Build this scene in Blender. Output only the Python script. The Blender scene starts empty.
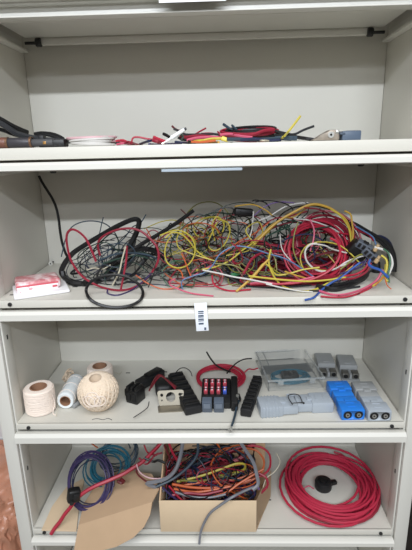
import bpy, bmesh, math, random
from mathutils import Vector, Matrix
random.seed(7)
S = bpy.context.scene
COL = S.collection
pi = math.pi

# ------------------------------------------------------------------ camera
F = 448.64
CAM = Vector((.0313, -.8632, .5841))
yaw, pit, rol = -.0322, .2769, -.0237
cw = Vector((math.sin(yaw)*math.cos(pit), math.cos(yaw)*math.cos(pit), -math.sin(pit)))
cr0 = Vector((math.cos(yaw), -math.sin(yaw), 0)); cu0 = cr0.cross(cw)
cr = cr0*math.cos(rol) + cu0*math.sin(rol); cu = -cr0*math.sin(rol) + cu0*math.cos(rol)
cd = bpy.data.cameras.new('camera'); cam = bpy.data.objects.new('camera', cd); COL.objects.link(cam)
cd.sensor_fit = 'VERTICAL'; cd.sensor_height = 24; cd.lens = 24*F/550; cd.clip_start = .02
m = Matrix((cr, cu, -cw)).transposed().to_4x4(); m.translation = CAM; cam.matrix_world = m
S.camera = cam

# ------------------------------------------------------------------ light and exposure
S.view_settings.view_transform = 'Standard'; S.view_settings.look = 'None'
S.view_settings.gamma = 1; S.view_settings.use_curve_mapping = False
S.view_settings.exposure = -0.13
wd = bpy.data.worlds.new('room_light'); S.world = wd; wd.use_nodes = True
wd.node_tree.nodes['Background'].inputs[0].default_value = (.94, .92, .85, 1)
wd.node_tree.nodes['Background'].inputs[1].default_value = .28

def area(name, loc, target, sx, sy, power, color):
    l = bpy.data.lights.new(name, 'AREA'); l.shape = 'RECTANGLE'; l.size = sx; l.size_y = sy; l.energy = power; l.color = color
    o = bpy.data.objects.new(name, l); COL.objects.link(o); o.location = loc
    d = Vector(target) - Vector(loc); o.rotation_euler = d.to_track_quat('-Z', 'Y').to_euler()
    return o
area('tube_light', (0, -1.95, 1.40), (0, .3, .3), 1.7, .05, 43, (.86, .92, 1.0))
area('tube_light', (0, -1.95, 1.14), (0, .3, .3), 1.7, .05, 8, (.86, .92, 1.0))
area('ceiling_light', (0, -1.1, 2.0), (0, -.2, 0), 2.2, .6, 31, (.98, .985, 1.0))

# ------------------------------------------------------------------ helpers
def at_depth(x, y, Y):
    d = cr*((x-206)/F) - cu*((y-275)/F) + cw
    return CAM + d*((Y-CAM.y)/d.y)
def at_height(x, y, Z):
    d = cr*((x-206)/F) - cu*((y-275)/F) + cw
    return CAM + d*((Z-CAM.z)/d.z)

def lin(c):
    return tuple((v/255/12.92 if v/255 <= .04045 else ((v/255+.055)/1.055)**2.4) for v in c)
MATS = {}
def mat(name, rgb, rough=.5, metal=0, noise=.0, nscale=30, bump=0, bscale=200, trans=0, alpha=1, coat=0):
    if name in MATS: return MATS[name]
    M = bpy.data.materials.new(name); M.use_nodes = True; nt = M.node_tree
    b = nt.nodes['Principled BSDF']; c = lin(rgb)
    b.inputs['Base Color'].default_value = (*c, 1); b.inputs['Roughness'].default_value = rough
    b.inputs['Metallic'].default_value = metal; b.inputs['Transmission Weight'].default_value = trans
    b.inputs['Alpha'].default_value = alpha; b.inputs['Coat Weight'].default_value = coat
    tc = nt.nodes.new('ShaderNodeTexCoord')
    nz = nt.nodes.new('ShaderNodeTexNoise'); nz.inputs['Scale'].default_value = nscale; nz.inputs['Detail'].default_value = 4
    nt.links.new(tc.outputs['Object'], nz.inputs['Vector'])
    mx = nt.nodes.new('ShaderNodeMixRGB'); mx.inputs['Color1'].default_value = (*[max(0, v*(1-noise)) for v in c], 1)
    mx.inputs['Color2'].default_value = (*[min(1, v*(1+noise)) for v in c], 1)
    nt.links.new(nz.outputs['Fac'], mx.inputs['Fac']); nt.links.new(mx.outputs['Color'], b.inputs['Base Color'])
    if bump:
        n2 = nt.nodes.new('ShaderNodeTexNoise'); n2.inputs['Scale'].default_value = bscale
        nt.links.new(tc.outputs['Object'], n2.inputs['Vector'])
        bp = nt.nodes.new('ShaderNodeBump'); bp.inputs['Strength'].default_value = bump; bp.inputs['Distance'].default_value = .003
        nt.links.new(n2.outputs['Fac'], bp.inputs['Height']); nt.links.new(bp.outputs['Normal'], b.inputs['Normal'])
    MATS[name] = M; return M

PAINT = mat('beige_paint', (207, 204, 194), .42, noise=.03, nscale=6, bump=.05, bscale=400)
PAINT2 = mat('door_paint', (214, 212, 204), .38, noise=.02, nscale=6)
BLACK = mat('black_plastic', (20, 20, 21), .45, noise=.2)
RUBBER = mat('black_rubber', (24, 24, 26), .55, noise=.2)
DARK = mat('dark_slot', (10, 10, 10), .8)
SCREW = mat('dark_screw', (52, 52, 52), .4, .5)
STEEL = mat('dull_steel', (150, 143, 128), .4, .6, noise=.1)
SILVER = mat('bright_terminal', (205, 205, 200), .28, .8)
CARD = mat('cardboard', (196, 164, 130), .85, noise=.06, nscale=40, bump=.05)
CARDL = mat('pale_cardboard', (214, 190, 158), .85, noise=.05, nscale=40)
TWINE = mat('cream_twine', (238, 224, 212), .85, noise=.05, nscale=120)
TWINE2 = mat('tan_twine', (232, 214, 192), .9, noise=.08, nscale=120)
TUBE = mat('brown_paper_core', (150, 112, 86), .9, noise=.1)
WHITE = mat('white_plastic', (226, 228, 228), .4)
GREY = mat('grey_plastic', (164, 172, 180), .42, noise=.03)
GREYD = mat('worn_grey_plastic', (150, 152, 152), .5, noise=.05)
BLUE = mat('blue_plastic', (38, 122, 214), .4, noise=.03)
CLEAR = mat('clear_plastic', (228, 232, 230), .12, alpha=.05)
WALLM = mat('white_wall_paint', (232, 232, 232), .7, noise=.02)
PC = {  # wire colours
 'red': (206, 30, 60), 'crimson': (172, 28, 54), 'brightred': (222, 40, 74), 'pink': (232, 92, 124), 'palepink': (240, 190, 196), 'darkred': (112, 18, 28), 'black': (22, 22, 24),
 'charcoal': (46, 48, 52), 'grey': (132, 134, 142), 'white': (225, 222, 216), 'cream': (214, 204, 176), 'yellow': (216, 196, 56),
 'gold': (216, 166, 48), 'olive': (136, 134, 46), 'orange': (226, 98, 40), 'green': (40, 104, 66), 'darkgreen': (28, 62, 48), 'teal': (28, 112, 138), 'navy': (32, 42, 82),
 'blue': (40, 92, 186), 'skyblue': (88, 126, 176), 'purple': (68, 54, 108), 'brown': (112, 68, 44), 'violet': (122, 92, 160), 'slate': (52, 72, 88)}
def wm(c):
    r, g, b = PC[c]; l = .3*r+.59*g+.11*b
    return mat(c+'_wire_insulation', tuple(.88*(.86*v+.14*l) for v in (r, g, b)), .45, noise=.08, nscale=60)

def mat2(name, a, b, scale, lo, hi, rough=.4, bump=0):
    M = mat(name, a, rough, bump=bump, bscale=70); nt = M.node_tree
    nz = [n for n in nt.nodes if n.type == 'TEX_NOISE' and n.inputs['Scale'].default_value == 30][0]; nz.inputs['Scale'].default_value = scale
    mx = [n for n in nt.nodes if n.type == 'MIX_RGB'][0]; mx.inputs['Color1'].default_value = (*lin(a), 1); mx.inputs['Color2'].default_value = (*lin(b), 1)
    rp = nt.nodes.new('ShaderNodeMapRange'); rp.inputs['From Min'].default_value = lo; rp.inputs['From Max'].default_value = hi
    nt.links.new(nz.outputs['Fac'], rp.inputs['Value']); nt.links.new(rp.outputs['Result'], mx.inputs['Fac']); return M

class MB:
    def __init__(s): s.bm = bmesh.new()
    def box(s, c, d, rot=None, bev=0, seg=2):
        b = bmesh.new(); bmesh.ops.create_cube(b, size=1)
        bmesh.ops.scale(b, vec=d, verts=b.verts)
        if bev: bmesh.ops.bevel(b, geom=b.edges[:], offset=bev, segments=seg, affect='EDGES', profile=.5)
        s._add(b, c, rot); return s
    def cyl(s, c, r, h, rot=None, n=24, r2=None, bev=0):
        b = bmesh.new(); bmesh.ops.create_cone(b, cap_ends=True, segments=n, radius1=r, radius2=r if r2 is None else r2, depth=h)
        if bev: bmesh.ops.bevel(b, geom=[e for e in b.edges if len(e.link_faces) == 2 and any(len(f.verts) > 4 for f in e.link_faces)], offset=bev, segments=2, affect='EDGES', profile=.5)
        s._add(b, c, rot); return s
    def sph(s, c, r, sc=(1, 1, 1), rot=None, u=32, v=20):
        b = bmesh.new(); bmesh.ops.create_uvsphere(b, u_segments=u, v_segments=v, radius=r)
        bmesh.ops.scale(b, vec=sc, verts=b.verts); s._add(b, c, rot); return s
    def _add(s, b, c, rot):
        M = Matrix.Translation(c) @ (rot.to_4x4() if rot else Matrix.Identity(4))
        mp = {v: s.bm.verts.new(M @ v.co) for v in b.verts}
        for f in b.faces: s.bm.faces.new([mp[v] for v in f.verts])
        b.free()
    def lathe(s, prof, c=(0, 0, 0), rot=None, n=40, closed=True):
        b = bmesh.new(); rings = []
        for k in range(n):
            a = 2*pi*k/n; rings.append([b.verts.new((r*math.cos(a), r*math.sin(a), z)) for r, z in prof])
        L = len(prof)
        for k in range(n):
            A, B = rings[k], rings[(k+1) % n]
            for i in range(L if closed else L-1):
                j = (i+1) % L
                b.faces.new((A[i], B[i], B[j], A[j]))
        s._add(b, c, rot); return s
    def tube(s, pts, r, n=6, closed=False, cap=True):
        P = [Vector(p) for p in pts]; L = len(P); rings = []; nor = None
        for i in range(L):
            if closed: t = P[(i+1) % L] - P[i-1]
            else: t = P[min(i+1, L-1)] - P[max(i-1, 0)]
            if t.length < 1e-9: t = Vector((1, 0, 0))
            t.normalize()
            if nor is None: nor = t.orthogonal().normalized()
            nor = nor - t*nor.dot(t)
            nor = nor.normalized() if nor.length > 1e-6 else t.orthogonal().normalized()
            bi = t.cross(nor); rr = r[i] if isinstance(r, (list, tuple)) else r
            rings.append([s.bm.verts.new(P[i] + nor*(rr*math.cos(2*pi*k/n)) + bi*(rr*math.sin(2*pi*k/n))) for k in range(n)])
        for i in range(L if closed else L-1):
            A, B = rings[i], rings[(i+1) % L]
            for k in range(n): s.bm.faces.new((A[k], A[(k+1) % n], B[(k+1) % n], B[k]))
        if cap and not closed:
            s.bm.faces.new(rings[0][::-1]); s.bm.faces.new(rings[-1])
        return s
    def prism(s, poly, z0, z1, rot=None, c=(0, 0, 0), bev=0):
        b = bmesh.new(); lo = [b.verts.new((x, y, z0)) for x, y in poly]; hi = [b.verts.new((x, y, z1)) for x, y in poly]
        n = len(poly); b.faces.new(lo[::-1]); b.faces.new(hi)
        for i in range(n): b.faces.new((lo[i], lo[(i+1) % n], hi[(i+1) % n], hi[i]))
        if bev: bmesh.ops.bevel(b, geom=b.edges[:], offset=bev, segments=2, affect='EDGES', profile=.5)
        s._add(b, c, rot); return s
    def build(s, name, material, parent=None, label=None, smooth=True, center=False):
        bmesh.ops.recalc_face_normals(s.bm, faces=s.bm.faces)
        off = Vector((0, 0, 0))
        if center:
            vs = [v.co for v in s.bm.verts]
            off = Vector(((min(v.x for v in vs)+max(v.x for v in vs))/2, (min(v.y for v in vs)+max(v.y for v in vs))/2, min(v.z for v in vs)))
            for v in s.bm.verts: v.co -= off
        me = bpy.data.meshes.new(name); s.bm.to_mesh(me); s.bm.free()
        me.materials.append(material)
        if smooth:
            for p in me.polygons: p.use_smooth = True
            try: me.set_sharp_from_angle(angle=math.radians(38))
            except Exception: pass
        o = bpy.data.objects.new(name, me); COL.objects.link(o); o.location = off
        if parent: o.parent = parent
        if label: o['label'] = label
        return o

def cut(o, cutter_mb):
    c = cutter_mb.build('cutter', DARK)
    c.matrix_world = o.matrix_world.copy() if not o.parent else Matrix.Identity(4)
    md = o.modifiers.new('b', 'BOOLEAN'); md.object = c; md.operation = 'DIFFERENCE'; md.solver = 'EXACT'
    par = o.parent; o.parent = None
    keep = o.matrix_basis.copy(); o.matrix_basis = Matrix.Identity(4); c.matrix_basis = Matrix.Identity(4)
    bpy.context.view_layer.update()
    dg = bpy.context.evaluated_depsgraph_get()
    me = bpy.data.meshes.new_from_object(o.evaluated_get(dg))
    o.modifiers.clear(); old = o.data; o.data = me; o.matrix_basis = keep; o.parent = par
    bpy.data.objects.remove(c)
    return o

def tag(o, label, cat, group=None):
    o['label'] = label; o['category'] = cat
    if group: o['group'] = group
    return o
def thing(name, label, cat, loc=(0, 0, 0), rz=0, group=None, rot=None):
    o = bpy.data.objects.new(name, None); COL.objects.link(o); o.location = loc
    o.rotation_euler = rot if rot else (0, 0, rz); o.empty_display_size = .02
    return tag(o, label, cat, group)
def dup(root, label, loc, rz, group=None, rot=None):
    r = root.copy(); COL.objects.link(r); r.location = loc; r.rotation_euler = rot if rot else (0, 0, rz); r['label'] = label
    if group: r['group'] = group
    for ch in list(root.children):
        c = ch.copy(); COL.objects.link(c); c.parent = r
        for g in list(ch.children):
            d = g.copy(); COL.objects.link(d); d.parent = c
    return r
def struct(o): o['kind'] = 'structure'; return o
RX = lambda a: Matrix.Rotation(a, 3, 'X')
RY = lambda a: Matrix.Rotation(a, 3, 'Y')
RZ = lambda a: Matrix.Rotation(a, 3, 'Z')

def spline(P, k=5, closed=False):
    P = [Vector(p) for p in P]; n = len(P); out = []
    if n < 3 and not closed: k = 8
    for i in range(n if closed else n-1):
        if closed: a, b, c, d = P[i-1], P[i], P[(i+1) % n], P[(i+2) % n]
        else:
            b, c = P[i], P[i+1]; a = P[i-1] if i else b*2-c; d = P[i+2] if i+2 < n else c*2-b
        for j in range(k):
            t = j/k
            out.append(.5*((2*b) + (c-a)*t + (2*a-5*b+4*c-d)*t*t + (3*b-a-3*c+d)*t**3))
    if not closed: out.append(P[-1])
    return out

# ------------------------------------------------------------------ setting
FLOOR = -.66
ZS = [.861, .591, .291, 0.0, -.290, -.575]     # shelf surfaces
BAR = [.025, .0430, .0417, .0417, .034]
LIP = [.0080, .0220, .0160, .0130, .013, .013]        # bar bottom below each shelf
D = .305; W = .43
struct(MB().box((0, -.6, FLOOR-.02), (7, 6, .04)).build('floor', mat('grey_concrete_floor', (150, 146, 140), .6, noise=.12, nscale=5), smooth=False))
wb = MB().box((0, .53, .4), (7, .06, 2.12))
struct(wb.build('wall_back', WALLM, smooth=False))
for i, z in enumerate((-.52, -.40, -.275, -.15)):
    struct(MB().box((-.9, .497, z), (1.0, .006, .004)).build('trim_%d' % (i+1), mat('wall_joint', (196, 198, 200), .8)))
struct(MB().box((.585, .08, -.45), (.03, .3, .42), bev=.004).build('wall_right', mat('dark_brown_board', (58, 46, 42), .6, noise=.2)))

# ------------------------------------------------------------------ cabinet
cab = thing('storage_cabinet', 'tall beige metal storage cabinet with open shelves and doors slid back over each tier', 'cabinet', (0, 0, FLOOR))
def cz(z): return z-FLOOR
zt = 1.0
for s in (-1, 1):
    MB().box((s*(W+.015), .165, (cz(zt))/2), (.028, .33, cz(zt))).build('side_panel', PAINT, cab, smooth=False)
    p = MB().box((s*(W+.0165), -.002, cz(zt)/2), (.030, .012, cz(zt)), bev=.002)
    p.box((s*(W+.004), .018, cz(zt)/2), (.013, .036, cz(zt)), bev=.0015)
    po = p.build('door_post', PAINT2, cab)
    for z in ([at_depth(9.5, 337, .016).z, at_depth(27.5, 468, .016).z] if s < 0 else [at_depth(396, 471, .016).z, at_depth(406, 372, .016).z]):
        MB().box((s*(W-.0027), .016, cz(z-.0)), (.0012, .004, .010)).build('slot', DARK, po)
MB().box((0, D+.006, cz(zt)/2), (2*W, .012, cz(zt))).build('back_panel', PAINT, cab, smooth=False)
MB().box((0, .155, cz(zt)+.01), (2*W+.06, .33, .02), bev=.003).build('top_panel', PAINT, cab)
MB().box((0, .15, .03), (2*W, .29, .06), bev=.003).build('base_plinth', PAINT, cab)
slots = {3: [(128, 373), (165, 372)], 2: [(12.5, 295), (75, 287), (172, 285.6), (205.5, 285.4)], 4: [(289, 462), (269, 500), (340, 463)]}
for i, z in enumerate(ZS):
    b = MB().box((0, D/2, cz(z)-.0025), (2*W-.004, D, .005))
    lip = LIP[i]
    b.box((0, -.001, cz(z)-lip/2), (2*W-.006, .007, lip), bev=.0012)
    sh = b.build('shelf', PAINT, cab)
    for s in (-1, 1):
        MB().cyl((s*(W-.030), -.006, cz(z)-.0075), .0042, .004, RX(pi/2), n=16, bev=.0008).build('screw', SCREW, sh)
    for (px, py) in slots.get(i, []):
        q = at_height(px, py, z)
        MB().box((q.x, q.y, cz(z)), (.011, .003, .0016), RZ(random.uniform(-.1, .1))).build('slot', DARK, sh)
    if i == 5: continue
    # receding door of the tier below, slid back under the shelf
    zb = z-BAR[i]; top = z-lip-.0045
    d = MB()
    h = top-zb
    d.prism([(-.020, zb+h*.14), (-.020, zb+h*.72), (-.014, top), (-.004, top), (.014, zb+h*.6), (.014, zb), (-.012, zb)], -(W-.002), W-.002, rot=Matrix(((0, 0, 1), (1, 0, 0), (0, 1, 0))), c=(0, 0, cz(0)))
    d.box((0, .135, cz(z)-(.023 if i == 0 else .0345)), (2*W-.05, .245, .010), bev=.002)
    dr = d.build('receding_door', PAINT2, cab)
    rz = cz(z)-(.038 if i == 0 else .050)
    MB().box((0, .262, rz+.002), (2*W-.115, .012, .0145), bev=.003).build('rear_rail', PAINT2, dr)
    for s in (-1, 1):
        MB().cyl((s*(W-.056), .256, rz), .0095, .013, RY(pi/2), n=20, bev=.002).build('roller', BLACK, dr)
        MB().cyl((s*(W-.038), .26, rz), .0035, .030, RY(pi/2), n=12).build('axle', SCREW, dr)
        MB().box((s*(W-.009), .15, cz(z)-.050), (.018, .275, .006), bev=.001).box((s*(W-.002), .15, cz(z)-.04), (.004, .275, .022)).build('side_rail', PAINT2, cab)
    if i == 0:
        MB().box((0, .018, cz(z)-.0500), (2*W-.006, .028, .003), bev=.001).box((0, .031, cz(z)-.038), (2*W-.006, .003, .028)).build('front_rail', PAINT2, dr)
        q0, q1 = at_depth(159, 2, -.020), at_depth(226, 1, -.020)
        MB().box(((q0.x+q1.x)/2, -.0205, cz(zb)-.006), (q1.x-q0.x, .001, .024)).build('label_strip', mat('label_paper', (232, 234, 238), .5), dr, label='white paper label strip')
    if i == 1:
        q0, q1 = at_depth(162, 168, .0), at_depth(242, 166, .0)
        MB().box(((q0.x+q1.x)/2, -.006, cz(zb)-.003), (q1.x-q0.x, .012, .006), bev=.001).build('label_holder', mat('label_holder_plastic', (196, 208, 218), .3), dr, label='pale blue-white label holder')

# hanging barcode tag on the bar under the second tier
tq = at_depth(201.5, 317, -.022)
tg = thing('barcode_tag', 'small white barcode tag stuck on the shelf front bar under the wire tangle', 'tag', (tq.x, -.0222, tq.z-.031))
MB().box((0, 0, .031), (.025, .0009, .060), RY(-.05), bev=.0004).build('paper', mat('tag_paper', (236, 240, 246), .5), tg)
for k, (zz, hh, w) in enumerate([(.017, .0035, .010), (.023, .0016, .011), (.0265, .0028, .011), (.031, .0012, .011), (.034, .0030, .011), (.039, .0018, .011), (.043, .0026, .011)]):
    MB().box((-.001, -.0007, zz), (w, .0006, hh), RY(-.05)).build('barcode_stripe', mat('barcode_ink', (70, 84, 104), .6), tg)
MB().box((.007, -.0007, .006), (.004, .0006, .0055)).build('printed_digit', mat('barcode_ink', (70, 84, 104), .6), tg)

# brown bag outside on the floor
def blob(name, c, dims, material, seed, amp):
    b = bmesh.new(); bmesh.ops.create_icosphere(b, subdivisions=6, radius=1)
    from mathutils import noise as N
    for v in b.verts:
        p = v.co.copy(); n = p.normalized()
        k = N.ridged_multi_fractal(p*2.3+Vector((seed, 0, 0)), .9, 2.1, 5, 1.0, 2.0)*.5
        q = n*(1+amp*(k-.5))
        e = .6
        q = Vector([math.copysign(abs(t)**e, t) for t in q])
        v.co = Vector((q.x*dims[0], q.y*dims[1], max(q.z, -.86)*dims[2]))
    M = MB(); M._add(b, c, None); return M.build(name, material, center=True)
bag = blob('crumpled_bag', (-.73, .26, FLOOR+.16), (.2, .17, .185), mat('brown_plastic_film', (190, 134, 108), .32, noise=.15, nscale=12, bump=.6, bscale=30), 3, .34)
tag(bag, 'crumpled brown plastic bag standing on the floor left of the cabinet', 'bag')
bag.location.z = FLOOR

# ------------------------------------------------------------------ wires
A5 = (60, 190, 3.745); A6 = (160, 190, 3.745); A7 = (250, 190, 3.745); A8 = (340, 190, 4.583); PX = (0, 0, 1)
T1 = (120, 120, 6.867); T1b = (175, 120, 6.867); T1c = (220, 112, 5.886); T1d = (275, 110, 4.578); T1a = (0, 112, 5.493)
B60 = (60, 440, 3.924); B150 = (150, 440, 3.169); C120 = (120, 355, 5.15); C180 = (180, 345, 4.578)
def wpts(fr, s, Y0, Y1, zs, r):
    L = [tuple(float(t) for t in q.split(',')) for q in s.split()]
    out = []
    for i, q in enumerate(L):
        t = i/max(1, len(L)-1)
        x, y = fr[0]+q[0]/fr[2], fr[1]+q[1]/fr[2]
        Y = q[2] if len(q) > 2 else Y0+(Y1-Y0)*t
        p = at_depth(x, y, Y)
        if zs is not None and p.z < zs+r and p.y > -.006:
            p = at_height(x, y, zs+r)
            if p.y < -.004: p = at_depth(x, y, -.006-r)
        out.append(p)
    return out
def wire(fr, s, Y0, Y1, zs, col, r, label, cat='wire', group=None, closed=False, name='wire', n=6, material=None):
    P = spline(wpts(fr, s, Y0, Y1, zs, r), 5, closed)
    o = MB().tube(P, r, n, closed).build(name, material or wm(col), center=True)
    return tag(o, label, cat, group)
def coil(c, u, v, R0, R1, turns, r, col, label, zs=None, seed=1, jit=.004, lift=.004, group=None, name='wire_coil', ell=1, n=6, start=0, tails=None, material=None, ymax=None):
    rn = random.Random(seed); u = Vector(u).normalized(); v = Vector(v).normalized(); w = u.cross(v).normalized(); c = Vector(c); pts = []
    K = 14; tot = int(turns*K)
    Rk = [rn.uniform(R0, R1) for _ in range(int(turns)+3)]; ox = [(rn.gauss(0, jit), rn.gauss(0, jit), rn.uniform(-lift, lift)) for _ in range(int(turns)+3)]
    for i in range(tot+1):
        t = i/K; k = int(t); f = t-k; f = f*f*(3-2*f)
        R = Rk[k]*(1-f)+Rk[k+1]*f; o = [ox[k][j]*(1-f)+ox[k+1][j]*f for j in range(3)]
        a = start+2*pi*t
        p = c+u*(R*math.cos(a)+o[0])+v*(R*ell*math.sin(a)+o[1])+w*o[2]
        if zs is not None: p.z = max(p.z, zs+r)
        if ymax: p.y = min(p.y, ymax)
        pts.append(p)
    if tails: pts = pts + [Vector(q) for q in tails]
    o = MB().tube(spline(pts, 2), r, n).build(name, material or wm(col), center=True)
    return tag(o, label, 'wire coil', group)

def rand_wires(n, colours, cx, cy, cz_, R, r, zs, zmax, seed, label, group, turns=(.6, 1.7), noun='wire', ymax=.292, ymin=.004, slope=0, flat=0, el=(.35, .8), xlim=(-.415, .415)):
    rn = random.Random(seed)
    for i in range(n):
        col = colours[i % len(colours)]
        c = Vector((rn.uniform(*cx), rn.uniform(*cy), rn.uniform(*cz_)))
        u = Vector((1, rn.gauss(0, .3), slope+rn.gauss(0, .3))).normalized(); w = Vector((rn.gauss(0, .4), -1, rn.gauss(.3, .4)+flat)); v = w.cross(u).normalized()
        R_ = rn.uniform(*R)*rn.uniform(.9, 1.5); t = rn.uniform(*turns); a0 = rn.uniform(0, 6.28); el_ = rn.uniform(*el)
        dr = Vector((rn.gauss(0, .03), rn.gauss(0, .02), rn.gauss(0, .012))); K = max(6, int(t*8)); pts = []
        for k in range(K+1):
            f = k/K; a = a0+2*pi*t*f
            p = c+dr*(f-.5)*2+u*(R_*math.cos(a))+v*(R_*el_*math.sin(a))+Vector((rn.gauss(0, .0025), rn.gauss(0, .003), rn.gauss(0, .0025)))
            p.z = min(max(p.z, zs+r), zmax); p.y = min(max(p.y, ymin), ymax); p.x = min(max(p.x, xlim[0]), xlim[1])
            pts.append(p)
        o = MB().tube(spline(pts, 4), r*rn.uniform(.85, 1.15), 5).build('wire', wm(col), center=True)
        nm = {'darkgreen': 'dark green', 'darkred': 'dark red', 'slate': 'slate blue'}.get(col, col)
        tag(o, label.format(c=nm), noun, group.format(c=nm))

# ================================================================== TIER 3 (spools, fuse parts, connectors)
def P0(x, y): return at_height(x, y, 0)
def helix(R, z0, z1, turns, c=(0, 0, 0), wob=0, seed=0, k=20, slant=0):
    rn = random.Random(seed); out = []; n = int(turns*k)
    for i in range(n+1):
        t = i/n; a = 2*pi*turns*t
        out.append(Vector((c[0]+R*math.cos(a), c[1]+R*math.sin(a), c[2]+z0+(z1-z0)*t+slant*math.sin(a)+rn.gauss(0, wob))))
    return out
def twine_spool(loc, R, H, label, name='twine_spool', Rt=None):
    t = thing(name, label, 'spool', loc)
    Rt = Rt or R
    MB().lathe([(R*.55, .001), (R*.55, H), (R*.50, H), (R*.50, .001)]).build('paper_core', TUBE, t, label='brown paper core')
    b = MB().lathe([(R*.555, .003), (R*.93, .001), (R*.965, .006), (R*.965, H*.5), (Rt*.965, H-.006), (Rt*.90, H-.001), (R*.555, H-.003)], n=48)
    b.tube(helix(R*.968, .003, H-.004, H/.0021, wob=.0002, seed=2), .0013, 5)
    b.tube(helix(R*.985, .008, H-.010, 9, wob=.0003, seed=4, slant=.006), .0012, 5)
    b.tube(helix(R*.99, .012, H-.014, 5, wob=.0003, seed=5, slant=-.010), .0012, 5)
    # top windings
    for k in range(9):
        rr = R*(.60+.036*k); b.tube([(rr*math.cos(a*pi/16), rr*math.sin(a*pi/16), H-.002-.0006*(k > 6)) for a in range(32)], .0013, 5, closed=True)
    b.build('winding', TWINE, t)
    return t
c = P0(41.5, 409.5)
s1 = twine_spool((c.x, c.y, 0), .0345, .061, 'cream twine spool with a brown core at the left end of its shelf')
e = spline([(.030, -.020, .058), (.0355, -.012, .045), (.036, -.006, .02), (.034, -.018, .002), (.045, -.026, .0012)], 6)
MB().tube(e, .0011, 5).build('loose_end', TWINE, s1)
c = at_height(99.5, 365.5, 0.066)
s2 = twine_spool((c.x, c.y, 0), .0315, .066, 'cream twine spool standing behind the ball of twine')

c = P0(101, 406)
ball = thing('twine_ball', 'round ball of tan twine with a hollow top', 'twine ball', (c.x, c.y, 0))
R = .0465
ball.rotation_euler = (.30, 0, 0); ball.location.z = .002; ball.location.y += .004
MB().lathe([(.012, .052), (.014, .078), (.020, .086), (.034, .0765), (.0405, .067), (.0448, .045), (.041, .022), (.027, .0055), (.008, .003), (.005, .02)], n=40).build('core', mat('shaded_twine', (218, 198, 174), .9), ball)  # core coloured darker than the winding to paint shade between the strands
b = MB(); pts = []; rn = random.Random(4)
for i in range(46*26):
    t = i/26; a = 2*pi*t; inc = math.radians(68)+.06*math.sin(t*1.7); ph = t*2*pi*.0613*3.1
    p = Vector((math.cos(a), math.sin(a)*math.cos(inc), math.sin(a)*math.sin(inc)))
    p = RZ(ph) @ p
    pts.append(Vector((p.x*R, p.y*R, R*.97+p.z*R*.93+.0012))*1.0)
b.tube(pts, .00135, 5)
b.build('winding', TWINE2, ball)
b = MB()
for k, (ox, oz, rr) in enumerate([(-.009, .058, .014), (.004, .060, .013), (.015, .058, .012), (-.001, .064, .015)]):
    q = []
    for j in range(18):
        a = 2*pi*j/18; x = ox+rr*math.cos(a); z = oz+rr*.95*math.sin(a)
        dy = math.sqrt(max(1e-6, (R+.0012)**2-x*x-((z-R)*1.05)**2)); q.append((x, -dy, z))
    b.tube(q, .0011, 5, closed=True)
b.build('loose_loops', TWINE, ball)

# white wrapped roll lying down
a = P0(66, 409); e2 = at_height(80.5, 382, 0)
ax = Vector((e2.x-a.x, e2.y-a.y, 0)); L = .098; ang = math.atan2(ax.y, ax.x)
roll = thing('wrapped_roll', 'white plastic-wrapped roll lying on its side with a brown core beside the cream spool', 'roll', (a.x, a.y, 0), ang-pi/2)
Rr = .0205
rot = RX(-pi/2)
MB().lathe([(Rr*.62, 0), (Rr*.62, L), (Rr*.55, L), (Rr*.55, 0)], c=(0, 0, Rr), rot=rot).build('paper_core', TUBE, roll, label='brown paper core')
prof = [(Rr*.63, .001), (Rr*.9, 0), (Rr*.99, .003)]
for k in range(1, 12): prof.append((Rr*(.985 if k % 2 else .955), L*k/12))
prof += [(Rr*.99, L-.003), (Rr*.9, L), (Rr*.63, L-.001)]
MB().lathe(prof, c=(0, 0, Rr), rot=rot).build('wrap', mat('white_wrap_film', (226, 232, 234), .3, noise=.03, bump=.3, bscale=60), roll)
b = MB()
for k in (0, 2, 4): b.tube([(Rr*1.01*math.cos(t*pi/12), L*(.12+.17*k)+.006*math.sin(t*pi/12), Rr+Rr*1.01*math.sin(t*pi/12)) for t in range(24)], .0006, 5, closed=True)
b.build('string', TWINE, roll)
kp = at_height(69, 378, .016)
b = MB(); rn = random.Random(9)
for k in range(8):
    pts = []
    w = Vector((rn.gauss(0, 1), rn.gauss(0, 1), rn.gauss(0, .6))).normalized(); u = w.orthogonal().normalized(); v = w.cross(u); rr = rn.uniform(.011, .018)
    oc = Vector((rn.gauss(0, .004), rn.gauss(0, .004), .017+rn.gauss(0, .004)))
    for j in range(14):
        p = oc+u*rr*math.cos(j*.45*1.0)+v*rr*.7*math.sin(j*.45); p.z = max(p.z, .002); pts.append(p+Vector((kp.x-.006, kp.y+.01, .002)))
    b.tube(spline(pts, 2), .0019, 6)
tag(b.build('knotted_cord', mat('beige_cord', (214, 194, 170), .9, bump=.4, bscale=700), center=True), 'knotted bundle of beige cord behind the white roll', 'cord')
g = at_height(79, 405, 0)
gr = thing('cable_clamp', 'small grey plastic clamp between the white roll and the twine ball', 'clamp', (g.x, g.y, 0), -.5)
MB().box((0, .012, .006), (.012, .034, .010), bev=.003).build('body', mat('dark_grey_plastic', (104, 104, 102), .5), gr)
MB().cyl((0, -.010, .006), .0055, .016, RX(pi/2), n=16, bev=.001).build('nose', GREYD, gr)
wire(PX, '92,419.5 97,418.6 103,419.6 108,418.4 112,420', .02, .02, 0, 'charcoal', .0006, 'thin dark thread lying on the shelf in front of the twine ball', 'thread')
wire(PX, '56,417 58,405 57,396', .02, .04, 0, 'cream', .0006, 'short pale thread beside the cream spool', 'thread')
wire(PX, '115,372 119,374 122,371.5', .2, .2, 0, 'cream', .0007, 'loose pale thread end right of the twine ball', 'thread')

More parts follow.
